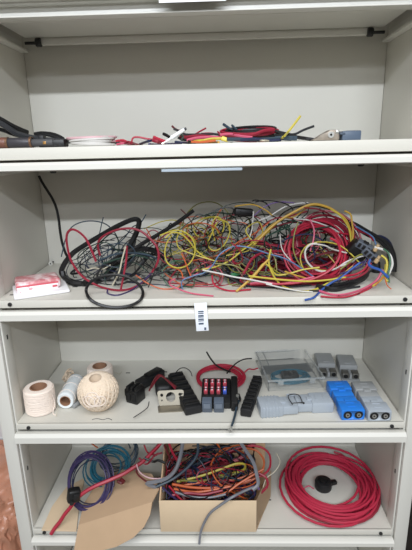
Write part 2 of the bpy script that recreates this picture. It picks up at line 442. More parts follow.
# black connector block with ridges
q = at_height(134, 402, 0)
cb = thing('connector_block', 'black square ridged connector left of the metal bracket', 'connector', (q.x, q.y, 0), -.45)
MB().box((0, .008, .017), (.033, .036, .034), bev=.003).build('housing', BLACK, cb)
for k in range(3):
    MB().box((-.012+.012*k, .006, .038), (.007, .028, .010), bev=.002).build('ridge', BLACK, cb)
for k in range(2):
    MB().box((-.008+.016*k, -.0105, .018), (.012, .004, .02), bev=.001).build('socket', DARK, cb)
MB().box((-.021, .008, .02), (.010, .02, .02), bev=.003).build('latch', BLACK, cb)
q = at_height(152, 390, 0)
fb = thing('fuse_holder', 'long black flat holder leaning behind the ridged connector', 'holder', (q.x-.008, q.y+.030, 0), -.62)
MB().box((0, 0, .016), (.028, .085, .022), bev=.004).build('body', RUBBER, fb)
MB().box((0, .012, .029), (.020, .05, .006), bev=.002).build('cover', BLACK, fb)
q = at_height(160, 398, 0)
bt = thing('terminal_boot', 'rounded black rubber boot behind the metal bracket', 'boot', (q.x+.006, q.y+.024, 0), .2)
MB().box((0, 0, .016), (.040, .052, .032), bev=.010, seg=3).build('body', RUBBER, bt)
MB().cyl((-.006, .028, .014), .010, .03, RX(pi/2), n=18, bev=.002).build('collar', RUBBER, bt)
wire(C120, '150,185 175,130 205,103 250,135 290,165', .10, .09, .020, 'darkred', .0022, 'dark red wire looping over the black parts behind the bracket')
wire(C120, '160,170 190,125 215,110 262,150 285,175', .11, .10, .020, 'crimson', .0018, 'thinner crimson wire over the black boot')
wire(C120, '285,95 305,72 335,66 362,85 372,110', .16, .14, 0, 'black', .0011, 'thin black wire loop standing behind the long black strip')
wire(C120, '150,240 142,270 110,296 70,322', .05, .01, 0, 'charcoal', .0011, 'short thin black lead lying in front of the ridged connector')

# metal bracket
q0 = at_height(157, 413, 0); q1 = at_height(184.5, 411.5, 0)
wd_ = (q1-q0).length
br = thing('metal_bracket', 'bent grey metal bracket with a large round hole', 'bracket', ((q0.x+q1.x)/2, (q0.y+q1.y)/2, 0), .08)
def rr(w, h, r=.006, n=5):
    o = []
    for cx, cy, a0 in ((w/2-r, h-r, 0), (-w/2+r, h-r, pi/2), (-w/2+r, r*.3, pi), (w/2-r, r*.3, 1.5*pi)):
        rr_ = r if cy > h/2 else r*.3
        for k in range(n+1):
            a = a0+pi/2*k/n; o.append((cx+rr_*math.cos(a), cy+rr_*math.sin(a)))
    return o
tilt = RX(pi/2-.42)
pl = MB().prism(rr(wd_, .0345), -.0012, .0012, rot=tilt, c=(0, .026, .0022), bev=.0005).build('face_plate', STEEL, br, smooth=False)
cc = MB()
for (hx, hy, hr) in ((.0, .019, .0112), (-.021, .024, .0036), (.022, .024, .0036), (-.021, .012, .0022)):
    cc.cyl(Vector((0, .026, .0022))+tilt @ Vector((hx, hy, 0)), hr, .02, tilt, n=28)
cut(pl, cc)
MB().prism(rr(wd_*.98, .028, .004), -.0011, .0011, c=(0, -.001, .0013), bev=.0004).build('base_flange', STEEL, br)

def ribbed_strip(name, label, px, r, cat, n, parts):
    """dark terminal strip laid from the front point to the back point"""
    a = at_height(*px[0], 0); b_ = at_height(*px[1], 0); d = b_-a; L = d.length; rz = math.atan2(d.y, d.x)-pi/2
    t = thing(name, label, cat, (a.x, a.y, 0), rz)
    MB().box((0, L/2, .011), (r, L, .020), bev=.003).build('body', RUBBER, t)
    for k in range(n):
        y = L*(k+.5)/n
        MB().box((0, y, .0235), (r*.86, L/n*.45, .007), bev=.0015).build('rib', BLACK, t)
        if parts: MB().cyl((r*.2, y+L/n*.4, .0222), .0028, .003, n=10).build('terminal_screw', mat('dark_terminal', (74, 70, 66), .4, .7), t)
    return t
ribbed_strip('fuse_strip', 'long black fuse strip lying right of the metal bracket', [(194, 415), (175.5, 380)], .040, 'strip', 7, False)
q = at_height(192, 415, 0)
ribbed_strip('terminal_strip', 'long black ribbed terminal strip right of the fuse box', [(245.5, 417.5), (257.5, 384)], .025, 'strip', 9, True)

# red coil behind fuse panel
q = at_height(220, 381, 0)
coil((q.x, q.y-.005, .012), (1, 0, 0), (0, .93, .25), .052, .066, 9, .0024, 'red', 'coil of red wire lying behind the fuse box', 0, 3, .003, .006, ell=.72)
wire(C180, '295,125 315,110 335,112 356,106', .15, .17, 0, 'red', .0018, 'red wire end sticking out right of the coil behind the fuse box')
wire(C180, '122,32 140,62 165,92 200,112 230,122', .22, .15, 0.02, 'black', .0022, 'thick black tie end sticking up behind the fuse box', 'cable tie', name='cable_tie')
wire(C180, '215,130 232,108 262,80 295,65 328,62', .15, .22, 0.02, 'black', .0018, 'black tie end bent to the right behind the fuse box', 'cable tie', name='cable_tie')

# fuse panel
q = at_height(217, 398, 0)
fp = thing('fuse_box', 'black fuse box with eight red fuses in two rows and two grey relays', 'fuse box', (q.x-.002, q.y-.042, 0), -.02)
tl = RX(.25)
MB().box((0, .036, .014), (.070, .085, .026), tl, bev=.003).build('base', BLACK, fp)
FUSE = mat('red_fuse_plastic', (182, 74, 86), .3); FW = mat('fuse_window', (222, 196, 204), .3); FB = mat('blue_fuse_plastic', (70, 96, 190), .3)
def onp(x, y, z): return Vector((0, .036, .014)) + tl @ Vector((x, y, z))
for r_ in range(2):
    for k in range(4):
        x = -.0245+.0150*k; y = .020-.025*r_
        isb = (r_ == 1 and k == 3)
        f = MB().box(onp(x, y, .0175), (.0088, .017, .010), tl, bev=.0012).build('fuse', FB if isb else FUSE, fp, label='blue fuse' if isb else None)
        MB().box(onp(x, y+.0002, .0228), (.0034, .011, .0012), tl).build('window', FW, f)
        MB().box(onp(x, y-.0005, .0235), (.0085, .0022, .0008), tl).build('metal_element', DARK, f)
        MB().box(onp(x+.0075, y, .0155), (.0022, .021, .006), tl).build('divider', BLACK, fp)
for k in range(2):
    x = -.020+.027*k
    rl = MB().box((x, -.014, .0165), (.0225, .020, .031), RX(.22), bev=.002).build('relay', mat('grey_blue_relay', (84, 94, 108), .4, noise=.1), fp, label='grey-blue relay')
    MB().box((x, -.0262, .020), (.015, .0008, .013), RX(.22)).build('print_plate', mat('relay_print', (112, 122, 136), .5), rl)
MB().box((.043, .030, .018), (.016, .09, .034), tl, bev=.003).build('bus_cover', BLACK, fp)
MB().cyl((.050, .004, .028), .0035, .006, n=12).build('stud', SILVER, fp)
wire(C180, '240,300 262,262 275,250 268,225', .05, .09, .0, 'black', .003, 'short black cable between the fuse box and the ribbed strip')

# ring terminal cable over the lip
rt = thing('ring_terminal_cable', 'grey sleeved cable with a ring terminal hanging over the shelf edge', 'cable', (0, 0, 0))
pp = [at_height(238.5, 401, .012), at_height(236.5, 408, .010), at_height(235, 415, .008), at_depth(233.2, 421.5, -.009), at_depth(231.6, 426, -.0225)]
MB().tube(spline(pp, 6), .0026, 8).build('sleeve', wm('slate'), rt)
e = at_depth(230.4, 430.5, -.0245)
MB().tube([pp[-1], pp[-1]*.5+e*.5+Vector((0, 0, .001))], [.0030, .0022], 8).build('crimp', SILVER, rt)
MB().lathe([(.0022, -.0008), (.0048, -.0008), (.0048, .0008), (.0022, .0008)], c=e, rot=RX(pi/2), n=20).build('ring', SILVER, rt)

# clear organiser box with a coil of teal wire inside
f0, f1 = at_height(268.5, 392.5, 0), at_height(324, 388.5, 0)
bx = thing('organizer_box', 'clear plastic box with its lid tipped back behind the grey connectors', 'box', ((f0.x+f1.x)/2, (f0.y+f1.y)/2+.004, 0), -.02+math.atan2(f1.y-f0.y, f1.x-f0.x)*.5)
bx.rotation_euler = (0, 0, .11)
bw = (f1-f0).length; bd = .165; bh = .026
RIM = mat('clear_rim', (232, 236, 234), .15, alpha=.22)
b = MB().box((0, bd/2, .0015), (bw, bd, .0022), bev=.0006)
for (x, y, dx, dy) in ((0, .001, bw, .0018), (0, bd-.001, bw, .0018), (-bw/2+.001, bd/2, .0018, bd), (bw/2-.001, bd/2, .0018, bd), (0, bd*.52, bw, .0014)):
    b.box((x, y, bh/2), (dx, dy, bh), bev=.0005)
b.build('tray', CLEAR, bx)
MB().box((0, bd/2, bh+.002), (bw, bd, .0022), bev=.0006).build('lid', CLEAR, bx)
b = MB()
for (x, y, dx, dy) in ((0, 0, bw+.004, .004), (0, bd, bw+.004, .004), (-bw/2, bd/2, .004, bd), (bw/2, bd/2, .004, bd), (-bw*.36, bd*.74, .002, bd*.5)):
    b.box((x, y, bh+.002), (dx, dy, .005), bev=.001)
b.build('lid_rim', RIM, bx)
for s_ in (-1, 1): MB().box((s_*.04, -.003, bh-.004), (.014, .003, .012), bev=.001).build('latch', RIM, bx)
dn = Vector((-math.sin(.11), math.cos(.11), 0))
cc0 = Vector(bx.location)+dn*.046+Vector((-.004, 0, 0))
coil((cc0.x, cc0.y, .011), (1, .1, 0), (-.1, 1, 0), .038, .050, 8, .0019, 'teal', 'coil of teal wire inside the clear box', .003, 5, .002, .005, ell=.62)
bk = thing('relay_module', 'black module inside the clear box in the middle of the teal coil', 'module', (cc0.x, cc0.y, .003), .1)
MB().box((0, 0, .010), (.042, .030, .018), bev=.003).build('body', BLACK, bk)
for k in range(3): MB().box((-.011+.011*k, 0, .0195), (.006, .024, .002), bev=.0006).build('rib', RUBBER, bk)

# two-pole power connectors
def connector(label, mm, loc, rz, group, ribs=False, faces=True, name='power_connector', cat='connector', metal=True, L=.066, W_=.052, H=.026):
    t = thing(name, label, cat, loc, rz, group)
    b = MB().box((0, L*.30, H/2), (W_, L*.60, H), bev=.0035)
    b.box((0, L*.78, H*.5), (W_*.90, L*.44, H*.80), bev=.003)
    hs = b.build('housing', mm, t)
    if faces:
        cc = MB()
        for s in (-1, 1): cc.cyl((s*W_*.235, .0, H*.5), W_*.185, .040, RX(pi/2), n=28)
        cut(hs, cc)
        for s in (-1, 1):
            MB().cyl((s*W_*.235, .0030, H*.5), W_*.183, .003, RX(pi/2), n=24).build('socket', DARK, t)  # shallow dark disc paints in the shade of the hole's depth
            if metal: MB().lathe([(W_*.05, .0), (W_*.085, .0), (W_*.085, .0035), (W_*.05, .0035)], c=(s*W_*.235, -.001, H*.5), rot=RX(-pi/2), n=20).build('contact', SILVER, t)
    b = MB()
    for k in range(2): b.box((0, L*(.22+.22*k), H+.0002), (W_*.34, .0022, .0022), bev=.0005)
    b.box((0, L*.62, H*.93), (W_*.30, .012, .004), bev=.001)
    b.build('top_ridge', mm, t)
    if ribs:
        for k in range(6):
            MB().box((0, L*.05+k*L*.085, H*.5), (W_*1.05, L*.03, H*1.04), bev=.001).build('grip_rib', mm, t)
    return t
def cxy(px, z=0): q = at_height(px[0], px[1], z); return Vector((q.x, q.y, 0))
def along(p0, p1):
    a, b = cxy(p0), cxy(p1); d = b-a; return a, math.atan2(d.y, d.x)-pi/2, d.length
a, rz, L = along((353, 420.5), (333, 384))
dv = RZ(rz) @ Vector((0, 1, 0))
connector('blue power connector with two round sockets, nearest of the blue pair', BLUE, a, rz, 'blue mated connectors')
connector('blue power connector mated end to end behind the front blue one', BLUE, a+dv*.131, rz+pi, 'blue mated connectors', faces=False)
a, rz, L = along((379.5, 421.5), (357, 384))
dv = RZ(rz) @ Vector((0, 1, 0))
connector('pale grey power connector with two dark sockets beside the blue one', GREY, a, rz, 'grey mated connectors by the right wall')
connector('grey power connector mated behind the pale grey one near the right wall', GREYD, a+dv*.131, rz+pi, 'grey mated connectors by the right wall', faces=False)
a1, rz1, _ = along((257.5, 412), (294, 409.5))
dv = RZ(rz1) @ Vector((0, 1, 0))
connector('grey connector with a ribbed end lying in front of the clear box', GREY, a1+dv*.002+Vector((0, -.001, 0)), rz1, 'grey mated connectors in front of the box', ribs=True, faces=False, L=.087, W_=.050)
connector('flat grey connector mated to the ribbed one, beside the blue connectors', GREY, a1+dv*.171, rz1+pi-.06, 'grey mated connectors in front of the box', faces=False, L=.082, W_=.049)
wc = a1+dv*.085
cl = thing('wire_clip', 'bent dark wire clip over the joint of the grey connectors', 'clip', (wc.x, wc.y, 0), rz1)
MB().tube(spline([(.026, -.012, .031), (.030, -.012, .036), (.030, .012, .036), (.026, .012, .031), (-.010, .012, .031), (-.010, -.012, .031)], 4, True), .0011, 6, closed=True).build('wire_frame', SCREW, cl)
MB().box((-.0275, .0, .015), (.004, .022, .019), bev=.001).build('catch', GREY, cl)
for k, (px, py, lab) in enumerate([((328.5, 378.5), (322, 361), 'small grey connector at the back left of the blue pair with two metal blades'), ((350.5, 380.5), (343, 361), 'small grey connector at the back, beside the right cabinet wall, with two metal blades')]):
    a, rz, L = along(px, py)
    t = thing('blade_connector', lab, 'connector', a, rz, 'grey blade connectors at the back')
    MB().box((0, .064, .014), (.046, .066, .026), bev=.003).box((0, .012, .003), (.044, .04, .005)).box((0, .016, .010), (.006, .034, .014)).build('housing', GREYD, t)
    MB().box((0, .045, .0275), (.018, .008, .002), bev=.0006).build('top_ridge', GREYD, t)
    for s in (-1, 1):
        b = MB().box((s*.0125, .012, .012), (.017, .026, .014), bev=.002).build('blade', mat('dull_blade', (120, 118, 112), .4, .6), t)
        MB().cyl((s*.0125, .002, .012), .0055, .008, RX(pi/2), n=16).build('blade_tip', DARK, b)

# ================================================================== TIER 2 (big wire tangle)
Z2 = ZS[2]
# packet at left
q0, q1 = at_height(14, 299, Z2), at_height(69.5, 291, Z2)
pk = thing('plastic_packet', 'red and white plastic packet at the left end of the tangle shelf', 'packet', ((q0.x+q1.x)/2, (q0.y+q1.y)/2, Z2), math.atan2(q1.y-q0.y, q1.x-q0.x))
pw = (q1-q0).length
MB().box((0, .030, .005), (pw, .085, .007), RX(.03), bev=.003).build('white_sleeve', mat('white_film', (238, 236, 238), .3, bump=.3, bscale=60), pk, label='white plastic sleeve')
b = MB().box((-.004, .050, .0165), (pw*.82, .080, .022), RX(-.06), bev=.007, seg=3)
o = b.build('red_pack', mat2('red_white_film', (192, 112, 118), (234, 214, 214), 55, .42, .62, .3, .4), pk, label='pale red printed pack')
MB().box((-.006, .0097, .0130), (pw*.74, .003, .013), bev=.001).build('front_label', mat2('white_label_film', (240, 236, 238), (226, 150, 156), 90, .54, .64, .35), pk, label='white front label')
MB().box((-.006, .0110, .0210), (pw*.76, .003, .0036), bev=.001).build('red_stripe', mat('red_print', (206, 84, 96), .4), pk)
MB().box((.028, .0083, .014), (.010, .003, .004), bev=.0005).build('red_mark', mat('red_print', (206, 84, 96), .4), pk)

kw = dict(cat='cable')
wire(PX, '39,176 42,182 47,190 52,198 56,207 58.5,218 60,230 62,242 66,254 72,264', .22, .20, Z2, 'black', .0034, 'thin black cable hanging down from the shelf above at the left', **kw)
wire(A5, '95,352 40,340 8,315 12,285 45,240 95,205 150,172 210,138 262,114 288,110 296,122 286,160 262,205 235,245 205,290 170,325 130,345 90,345', .12, .15, Z2, 'black', .0062, 'thick black corrugated sleeve looping at the left of the tangle', **kw)
wire(A5, '100,350 50,350 18,328 10,305', .10, .12, Z2, 'black', .006, 'second turn of thick black sleeve at the left end of the tangle', **kw)
wire(PX, '118,262 130,252 145,242 160,233.5 178,222 193.5,210.5', .10, .16, Z2, 'black', .0050, 'straight thick black sleeve sticking up to the right from the left tangle', **kw)
wire(PX, '105,268 122,255 138,249 152,250 163,256', .11, .14, Z2, 'black', .0065, 'thick black harness sleeve low in the left tangle', **kw)
wire(A5, '135,268 118,225 95,180 62,152 38,150 25,172 28,215 42,265 75,315 120,348 170,368 225,376 275,366 318,338 350,300 368,262 366,222 345,190 312,160 275,145 228,146 185,160 152,182 142,208 150,245', .06, .10, Z2, 'crimson', .0026, 'big double loop of red cable at the left of the tangle', **kw)
wire(A5, '250,210 248,260 240,310 228,372', .07, .05, Z2, 'crimson', .0024, 'red cable end hanging down inside the big red loop', **kw)
wire(A5, '98,378 108,352 140,330 190,318 240,322 285,345 310,378 302,410 265,432 208,440 150,430 112,408', .02, .02, Z2, 'black', .0032, 'black cable loop lying at the shelf edge under the red loop', closed=True, **kw)
LT = [
 ('5,250 22,180 45,138 90,118 140,118 178,132 208,165 225,205', .14, .18, 'slate', .0015, 'thin dark teal wire arching over the left end of the tangle'),
 ('322,92 300,125 270,140 240,180 190,220 140,240 90,270', .18, .12, 'slate', .0015, 'thin dark teal wire with its end sticking up behind the left loops'),
 ('162,102 152,145 145,190 158,240', .16, .14, 'slate', .0013, 'thin upright dark wire behind the red loop'),
 ('246,212 232,262 222,305 195,360', .06, .05, 'cream', .0017, 'cream wire hanging down inside the red loop'),
 ('100,300 130,292 160,296 190,280', .08, .10, 'cream', .0013, 'short cream wire end lying across the black sleeve'),
 ('178,372 180,388 215,394 262,378 300,352 345,310', .04, .08, 'purple', .0017, 'purple wire curving along the bottom of the red loop'),
 ('150,262 210,240 270,236 330,244 372,262', .09, .11, 'slate', .0022, 'bluish grey wire crossing the middle of the red loop'),
 ('160,275 230,255 290,246 350,262', .08, .1, 'darkgreen', .0020, 'dark green wire crossing the middle of the red loop'),
 ('60,260 110,215 150,195 190,165 215,180 222,230', .15, .15, 'darkgreen', .0014, 'dark green wire arching behind the left sleeve'),
 ('330,250 355,290 345,330 330,365', .08, .05, 'black', .0012, 'thin black wire hanging at the right of the red loop'),
 ('260,330 300,310 345,312 390,330 408,352', .06, .05, 'black', .0011, 'thin black wire end on the shelf right of the red loop'),
 ('325,180 330,160 350,150 372,165 352,185', .14, .14, 'crimson', .0012, 'thin red curl standing behind the red loop'),
]
for s, a, b_, col, r, lab in LT: wire(A5, s, a, b_, Z2, col, r, lab)
rand_wires(20, ['black', 'slate', 'darkgreen', 'black', 'navy', 'charcoal'], (-.285, -.085), (.09, .20), (.305, .36), (.025, .06), .0011, Z2, .445, 11,
           'thin {c} wire curling in the left part of the tangle', 'thin {c} wires in the left tangle', slope=.35)

MT = [  # frame A6
 ('0,170 40,155 75,152 110,170 130,205 128,245 105,280 65,292 30,275 18,240 25,200 45,168', .08, .09, 'yellow', .0016, 'yellow wire in a round loop at the left of the middle tangle'),
 ('20,180 45,160 80,165 112,195 135,225 175,255 215,268', .07, .1, 'yellow', .0016, 'yellow wire running down to the right from the round yellow loop'),
 ('215,110 250,120 262,150 250,190 225,220 195,225 180,200 200,150 215,120', .12, .12, 'yellow', .0015, 'yellow wire in a tall loop in the middle tangle'),
 ('205,130 225,170 240,130 215,100 195,130 205,190', .13, .12, 'yellow', .0015, 'thin yellow wire twisted beside the tall yellow loop'),
 ('120,150 118,120 140,92 170,95 195,82 240,66 275,72 262,110', .15, .16, 'black', .0014, 'thin black wire arching above the middle tangle'),
 ('78,72 100,95 125,130 150,165 140,205', .17, .12, 'darkred', .0013, 'dark red wire with its tip sticking up beside the black sleeve'),
 ('230,72 215,95 200,135 185,175 130,185', .16, .13, 'orange', .0013, 'orange wire dropping through the middle tangle'),
 ('80,235 95,270 110,310 118,325', .07, .06, 'orange', .0014, 'short orange wire end hanging low in the middle tangle'),
 ('110,265 180,255 240,235 300,190 350,165 410,120', .10, .14, 'orange', .0014, 'orange wire rising to the right across the middle tangle'),
 ('135,300 200,290 260,265 310,225 360,190 410,155', .08, .12, 'yellow', .0018, 'yellow wire rising to the right over the middle tangle'),
 ('85,372 80,350 90,335 130,320 165,310 195,285 220,245 250,222 285,210 330,215 375,228 410,240 470,258 540,300 600,345', .05, .07, 'skyblue', .0015, 'long sky blue wire arching from the middle tangle to the right'),
 ('40,358 35,345 60,332 110,328 160,300 200,280', .05, .1, 'pink', .0016, 'pink wire curling at the left front of the middle tangle'),
 ('40,358 80,375 125,388 200,397', .03, .01, 'pink', .0018, 'pink wire end lying straight on the shelf near the barcode tag'),
 ('195,318 200,350 225,368 270,378 340,372', .05, .04, 'red', .0020, 'red wire bowing along the shelf front in the middle'),
 ('160,300 220,312 275,325 330,334 420,352', .05, .03, 'white', .0018, 'white wire running low from the middle tangle to the right'),
 ('285,380 320,350 355,318 385,282 410,258', .03, .06, 'gold', .0026, 'thick golden yellow wire rising from the shelf in the middle'),
 ('0,330 35,338 70,330 110,340', .08, .06, 'black', .0011, 'thin black wire at the left foot of the middle tangle'),
 ('345,42 360,38 395,48 412,70', .16, .16, 'black', .0016, 'black wire curving over the black clip'),
 ('280,62 300,58 350,55 395,75 420,95', .15, .15, 'gold', .0015, 'golden wire passing over the black clip'),
 ('370,115 410,98 470,62 520,50 555,48', .15, .17, 'white', .0017, 'white wire rising over the right part of the tangle'),
 ('350,80 348,110 345,145 335,180', .14, .12, 'white', .0013, 'short upright white wire below the black clip'),
]
for s, a, b_, col, r, lab in MT: wire(A6, s, a, b_, Z2, col, r, lab)
rand_wires(42, ['yellow', 'darkgreen', 'black', 'green', 'orange', 'olive', 'black', 'crimson', 'darkgreen', 'olive'], (-.085, .115), (.09, .22), (.31, .405), (.026, .056), .00135, Z2, .455, 21,
           'thin {c} wire knotted in the middle of the tangle', 'thin {c} wires in the middle tangle', el=(.6, 1.1))
rand_wires(14, ['crimson', 'orange', 'black', 'crimson', 'navy', 'olive', 'brown'], (-.09, .10), (.08, .20), (.298, .33), (.03, .06), .0016, Z2, .36, 23,
           '{c} wire lying low under the middle tangle', '{c} wires low in the middle tangle')
rand_wires(7, ['black', 'charcoal', 'black', 'navy'], (-.25, -.12), (.10, .16), (.315, .345), (.04, .06), .0024, Z2, .40, 17,
           'thick {c} wire in the dark core of the left tangle', 'thick {c} wires in the left tangle', slope=.3, el=(.15, .4), turns=(.4, .8))
# black clip on top and black-green plug at the front
q = at_depth(243.5, 212, .16)
ck = thing('wire_clip', 'black plastic clip on top of the middle tangle', 'clip', (q.x, q.y, q.z-.006), .2)
MB().box((0, 0, .006), (.044, .016, .018), RY(.12), bev=.005, seg=3).build('body', BLACK, ck)
MB().box((.004, -.009, .008), (.026, .004, .008), RY(.12), bev=.001).build('latch', RUBBER, ck)
q = at_height(234, 283, Z2)
pg = thing('plug', 'black plug with a green face at the front of the middle tangle', 'plug', (q.x, q.y+.012, Z2), .4)
MB().box((0, 0, .018), (.036, .032, .032), RY(.5), bev=.008, seg=3).build('housing', BLACK, pg)
MB().box((-.003, -.016, .022), (.022, .005, .009), RY(-.2), bev=.001).build('green_insert', mat('green_seal', (52, 116, 76), .5), pg, label='green insert')

# right hand coil
q = at_depth(322, 246, .15)
coil((q.x, q.y, q.z), (1, 0, .04), (-.06, .42, .9), .040, .082, 15, .0026, 'crimson', 'large coil of dark red wire standing in the right of the tangle', Z2, 8, .006, .018, ymax=.288)
q = at_depth(315, 252, .11)
coil((q.x, q.y, q.z), (1, 0, -.06), (.05, .45, .88), .055, .075, 5, .0024, 'red', 'bright red wire coil in front of the dark red coil', Z2, 12, .006, .012, ymax=.285)
q = at_height(345, 276, Z2)
coil((.205, .12, Z2+.016), (1, .1, 0), (-.1, 1, .12), .085, .118, 7, .0030, 'crimson', 'flat coil of thick red cable under the right of the tangle', Z2, 14, .006, .012, ell=.62, ymax=.28)
RT = [  # frame A7
 ('0,222 40,178 100,122 165,82 230,54 285,62 325,84 358,112 374,150 384,195 380,255', .11, .13, 'gold', .0034, 'thick golden yellow wire arching over the red coil'),
 ('300,70 340,98 368,140 378,190 372,240', .12, .12, 'yellow', .0022, 'yellow wire beside the thick golden arch'),
 ('0,200 45,165 85,128 130,105 165,100 230,55', .12, .14, 'gold', .0020, 'golden wire joining the thick arch from the left'),
 ('250,200 225,205 207,228 212,265 240,295 275,305 320,295 360,270 395,255', .07, .09, 'white', .0024, 'white wire in an open loop in front of the red coil'),
 ('240,202 280,208 310,222 362,236', .07, .1, 'white', .0020, 'white wire crossing the middle of the red coil'),
 ('165,108 215,112 270,128 320,150 365,185', .13, .14, 'white', .0017, 'white wire slanting over the top of the red coil'),
 ('112,165 118,215 135,245 160,270', .10, .09, 'white', .0014, 'thin white wire left of the red coil'),
 ('300,180 325,195 338,225 330,262 300,300 250,328 190,345 120,352 40,350 0,352', .06, .04, 'red', .0030, 'bright red wire sweeping down left from the coil along the shelf'),
 ('0,350 50,345 110,352 170,342 240,325', .04, .05, 'pink', .0026, 'pink wire low along the shelf front'),
 ('0,332 30,300 52,276 75,290 100,318 150,312 200,298 260,290', .05, .07, 'yellow', .0022, 'yellow wire bending up at the left of the right-hand bundle'),
 ('-5,322 60,330 140,338 220,342 300,336 360,326', .04, .05, 'yellow', .0024, 'long yellow wire running level in front of the red coil'),
 ('78,222 70,265 80,305 105,345 140,368 200,380 250,370 300,345 350,330', .06, .05, 'yellow', .0024, 'yellow wire bowing low under the right-hand bundle'),
 ('130,305 190,325 250,338 320,330 385,285', .05, .08, 'gold', .0020, 'golden wire low in front of the coil'),
 ('60,352 120,366 185,378 235,382', .03, .02, 'white', .0018, 'white wire lying on the shelf in front of the yellow wires'),
 ('205,412 240,402 265,378 300,350 340,328 375,300 412,272', .008, .07, 'blue', .0028, 'blue wire with its end resting on the shelf edge'),
 ('330,345 365,310 400,280 440,265', .06, .09, 'purple', .0026, 'violet wire rising to the grey connectors'),
 ('260,378 310,392 360,390 420,372 470,342 498,300', .02, .06, 'pink', .0030, 'pinkish red cable along the shelf edge at the right'),
 ('265,398 320,402 380,396 440,372 480,345', .01, .04, 'red', .0024, 'red cable lowest at the shelf edge on the right'),
 ('330,396 350,400 395,392 410,388', .008, .01, 'darkred', .0020, 'dark red cable end at the shelf edge on the right'),
 ('300,360 360,352 410,330 450,295 470,262', .05, .09, 'black', .0060, 'thick black cable low behind the pink cables on the right'),
 ('250,360 320,372 390,350 440,315', .06, .08, 'black', .0055, 'second thick black cable low on the right'),
 ('130,140 150,130 175,105 190,90', .15, .15, 'darkgreen', .0018, 'dark green wire tip above the right coil'),
 ('200,45 218,55 215,85 190,108', .17, .15, 'black', .0014, 'thin black wire loop above the coil'),
 ('20,45 45,40 95,42 140,55 160,80 110,120', .16, .15, 'black', .0016, 'black wire arching between the middle and right tangles'),
 ('10,100 60,60 110,45 165,48', .15, .16, 'violet', .0016, 'pale violet wire arching behind the black wire'),
 ('225,110 240,150 236,195 225,230', .12, .10, 'pink', .0022, 'pink wire upright inside the coil'),
 ('100,180 110,150 135,130 150,160 140,210', .13, .12, 'darkgreen', .0020, 'dark green wire curl left of the coil'),
 ('180,120 165,170 162,220 175,260 200,300', .10, .08, 'olive', .0018, 'olive wire running down the left of the coil'),
 ('265,228 290,240 315,236 335,250', .11, .11, 'brown', .0018, 'short brown wire inside the coil'),
]
for s, a, b_, col, r, lab in RT: wire(A7, s, a, b_, Z2, col, r*(.86 if r < .005 else 1), lab)
RE = [  # frame A8
 ('45,148 85,168 125,192 170,218 212,242 238,280 248,330 246,375', .16, .12, 'black', .0060, 'thick black cable arching down at the right end of the tangle'),
 ('70,175 120,205 170,230 205,262 225,310 222,360', .15, .12, 'black', .0042, 'second black cable inside the right-end arch'),
 ('150,210 190,212 225,235 242,270', .15, .14, 'navy', .0030, 'navy cable at the top of the right-end arch'),
 ('20,95 48,112 55,150 60,200 52,260', .13, .12, 'gold', .0026, 'golden wire end at the right of the coil'),
 ('158,262 200,275 230,300 240,340 228,375 218,395', .08, .04, 'white', .0032, 'white wire hanging at the right end with a stripped end'),
 ('190,300 212,320 215,355 205,395 218,420', .07, .03, 'yellow', .0030, 'yellow wire hanging at the right end'),
 ('200,270 222,290 230,330 222,380 225,425', .07, .03, 'green', .0024, 'green wire hanging at the right end'),
 ('138,320 132,340 150,355 185,368 222,402', .06, .03, 'blue', .0034, 'bright blue wire end at the right front'),
 ('0,365 45,330 85,300 125,290', .06, .09, 'olive', .0024, 'olive green wire entering the grey connectors'),
 ('0,350 40,335 80,310 120,300', .06, .09, 'white', .0020, 'white wire entering the grey connectors'),
 ('0,385 60,365 105,345 128,305', .05, .09, 'purple', .0026, 'purple wire entering the grey connectors'),
 ('10,410 70,402 120,375 142,335', .04, .08, 'crimson', .0030, 'dark red wire entering the grey connectors, lowest of the bundle'),
 ('20,395 75,385 115,360 135,320', .05, .08, 'red', .0030, 'red wire entering the grey connectors'),
 ('60,170 95,190 130,205 155,235', .14, .12, 'red', .0026, 'red wire over the top of the grey connectors'),
 ('70,165 110,188 150,215 165,250', .13, .11, 'skyblue', .0020, 'pale blue wire over the top of the grey connectors'),
 ('150,440 185,415 205,380 210,340', .02, .06, 'yellow', .0026, 'yellow wire end on the shelf at the right front'),
 ('160,440 200,400 215,435 235,455', .02, .01, 'orange', .0014, 'thin orange wire end on the shelf at the right'),
]
for s, a, b_, col, r, lab in RE: wire(A8, s, a, b_, Z2, col, r*(.8 if r < .005 else 1), lab)
rand_wires(22, ['crimson', 'yellow', 'red', 'black', 'darkgreen', 'crimson', 'navy', 'olive'], (.12, .30), (.10, .23), (.31, .40), (.03, .065), .0017, Z2, .455, 31,
           '{c} wire running through the right-hand tangle', '{c} wires in the right tangle')
rand_wires(12, ['black', 'crimson', 'charcoal', 'darkred'], (.13, .31), (.08, .2), (.30, .33), (.05, .08), .0026, Z2, .36, 33,
           'thick {c} wire lying low in the right-hand tangle', 'thick {c} wires low in the right tangle')
for k, (px, py, Y, rot, lab) in enumerate([(364, 246, .095, .5, 'grey plastic connector on the right end of the wire bundle, upper one'), (370, 254, .085, .7, 'grey plastic connector on the right end of the wire bundle, lower one')]):
    q = at_depth(px, py, Y)
    t = thing('wire_connector', lab, 'connector', q, rot=(.2, rot, -.3), group='grey wire connectors at the right end')
    MB().box((0, 0, 0), (.034, .02, .016), bev=.002).build('housing', mat('slate_plastic', (84, 90, 100), .5), t)
    for j in range(3): MB().box((-.010+.010*j, -.0105, .001), (.006, .002, .010), bev=.0005).build('cavity', BLACK, t)
    MB().box((0, 0, .009), (.012, .012, .003), bev=.0008).build('latch', BLACK, t)
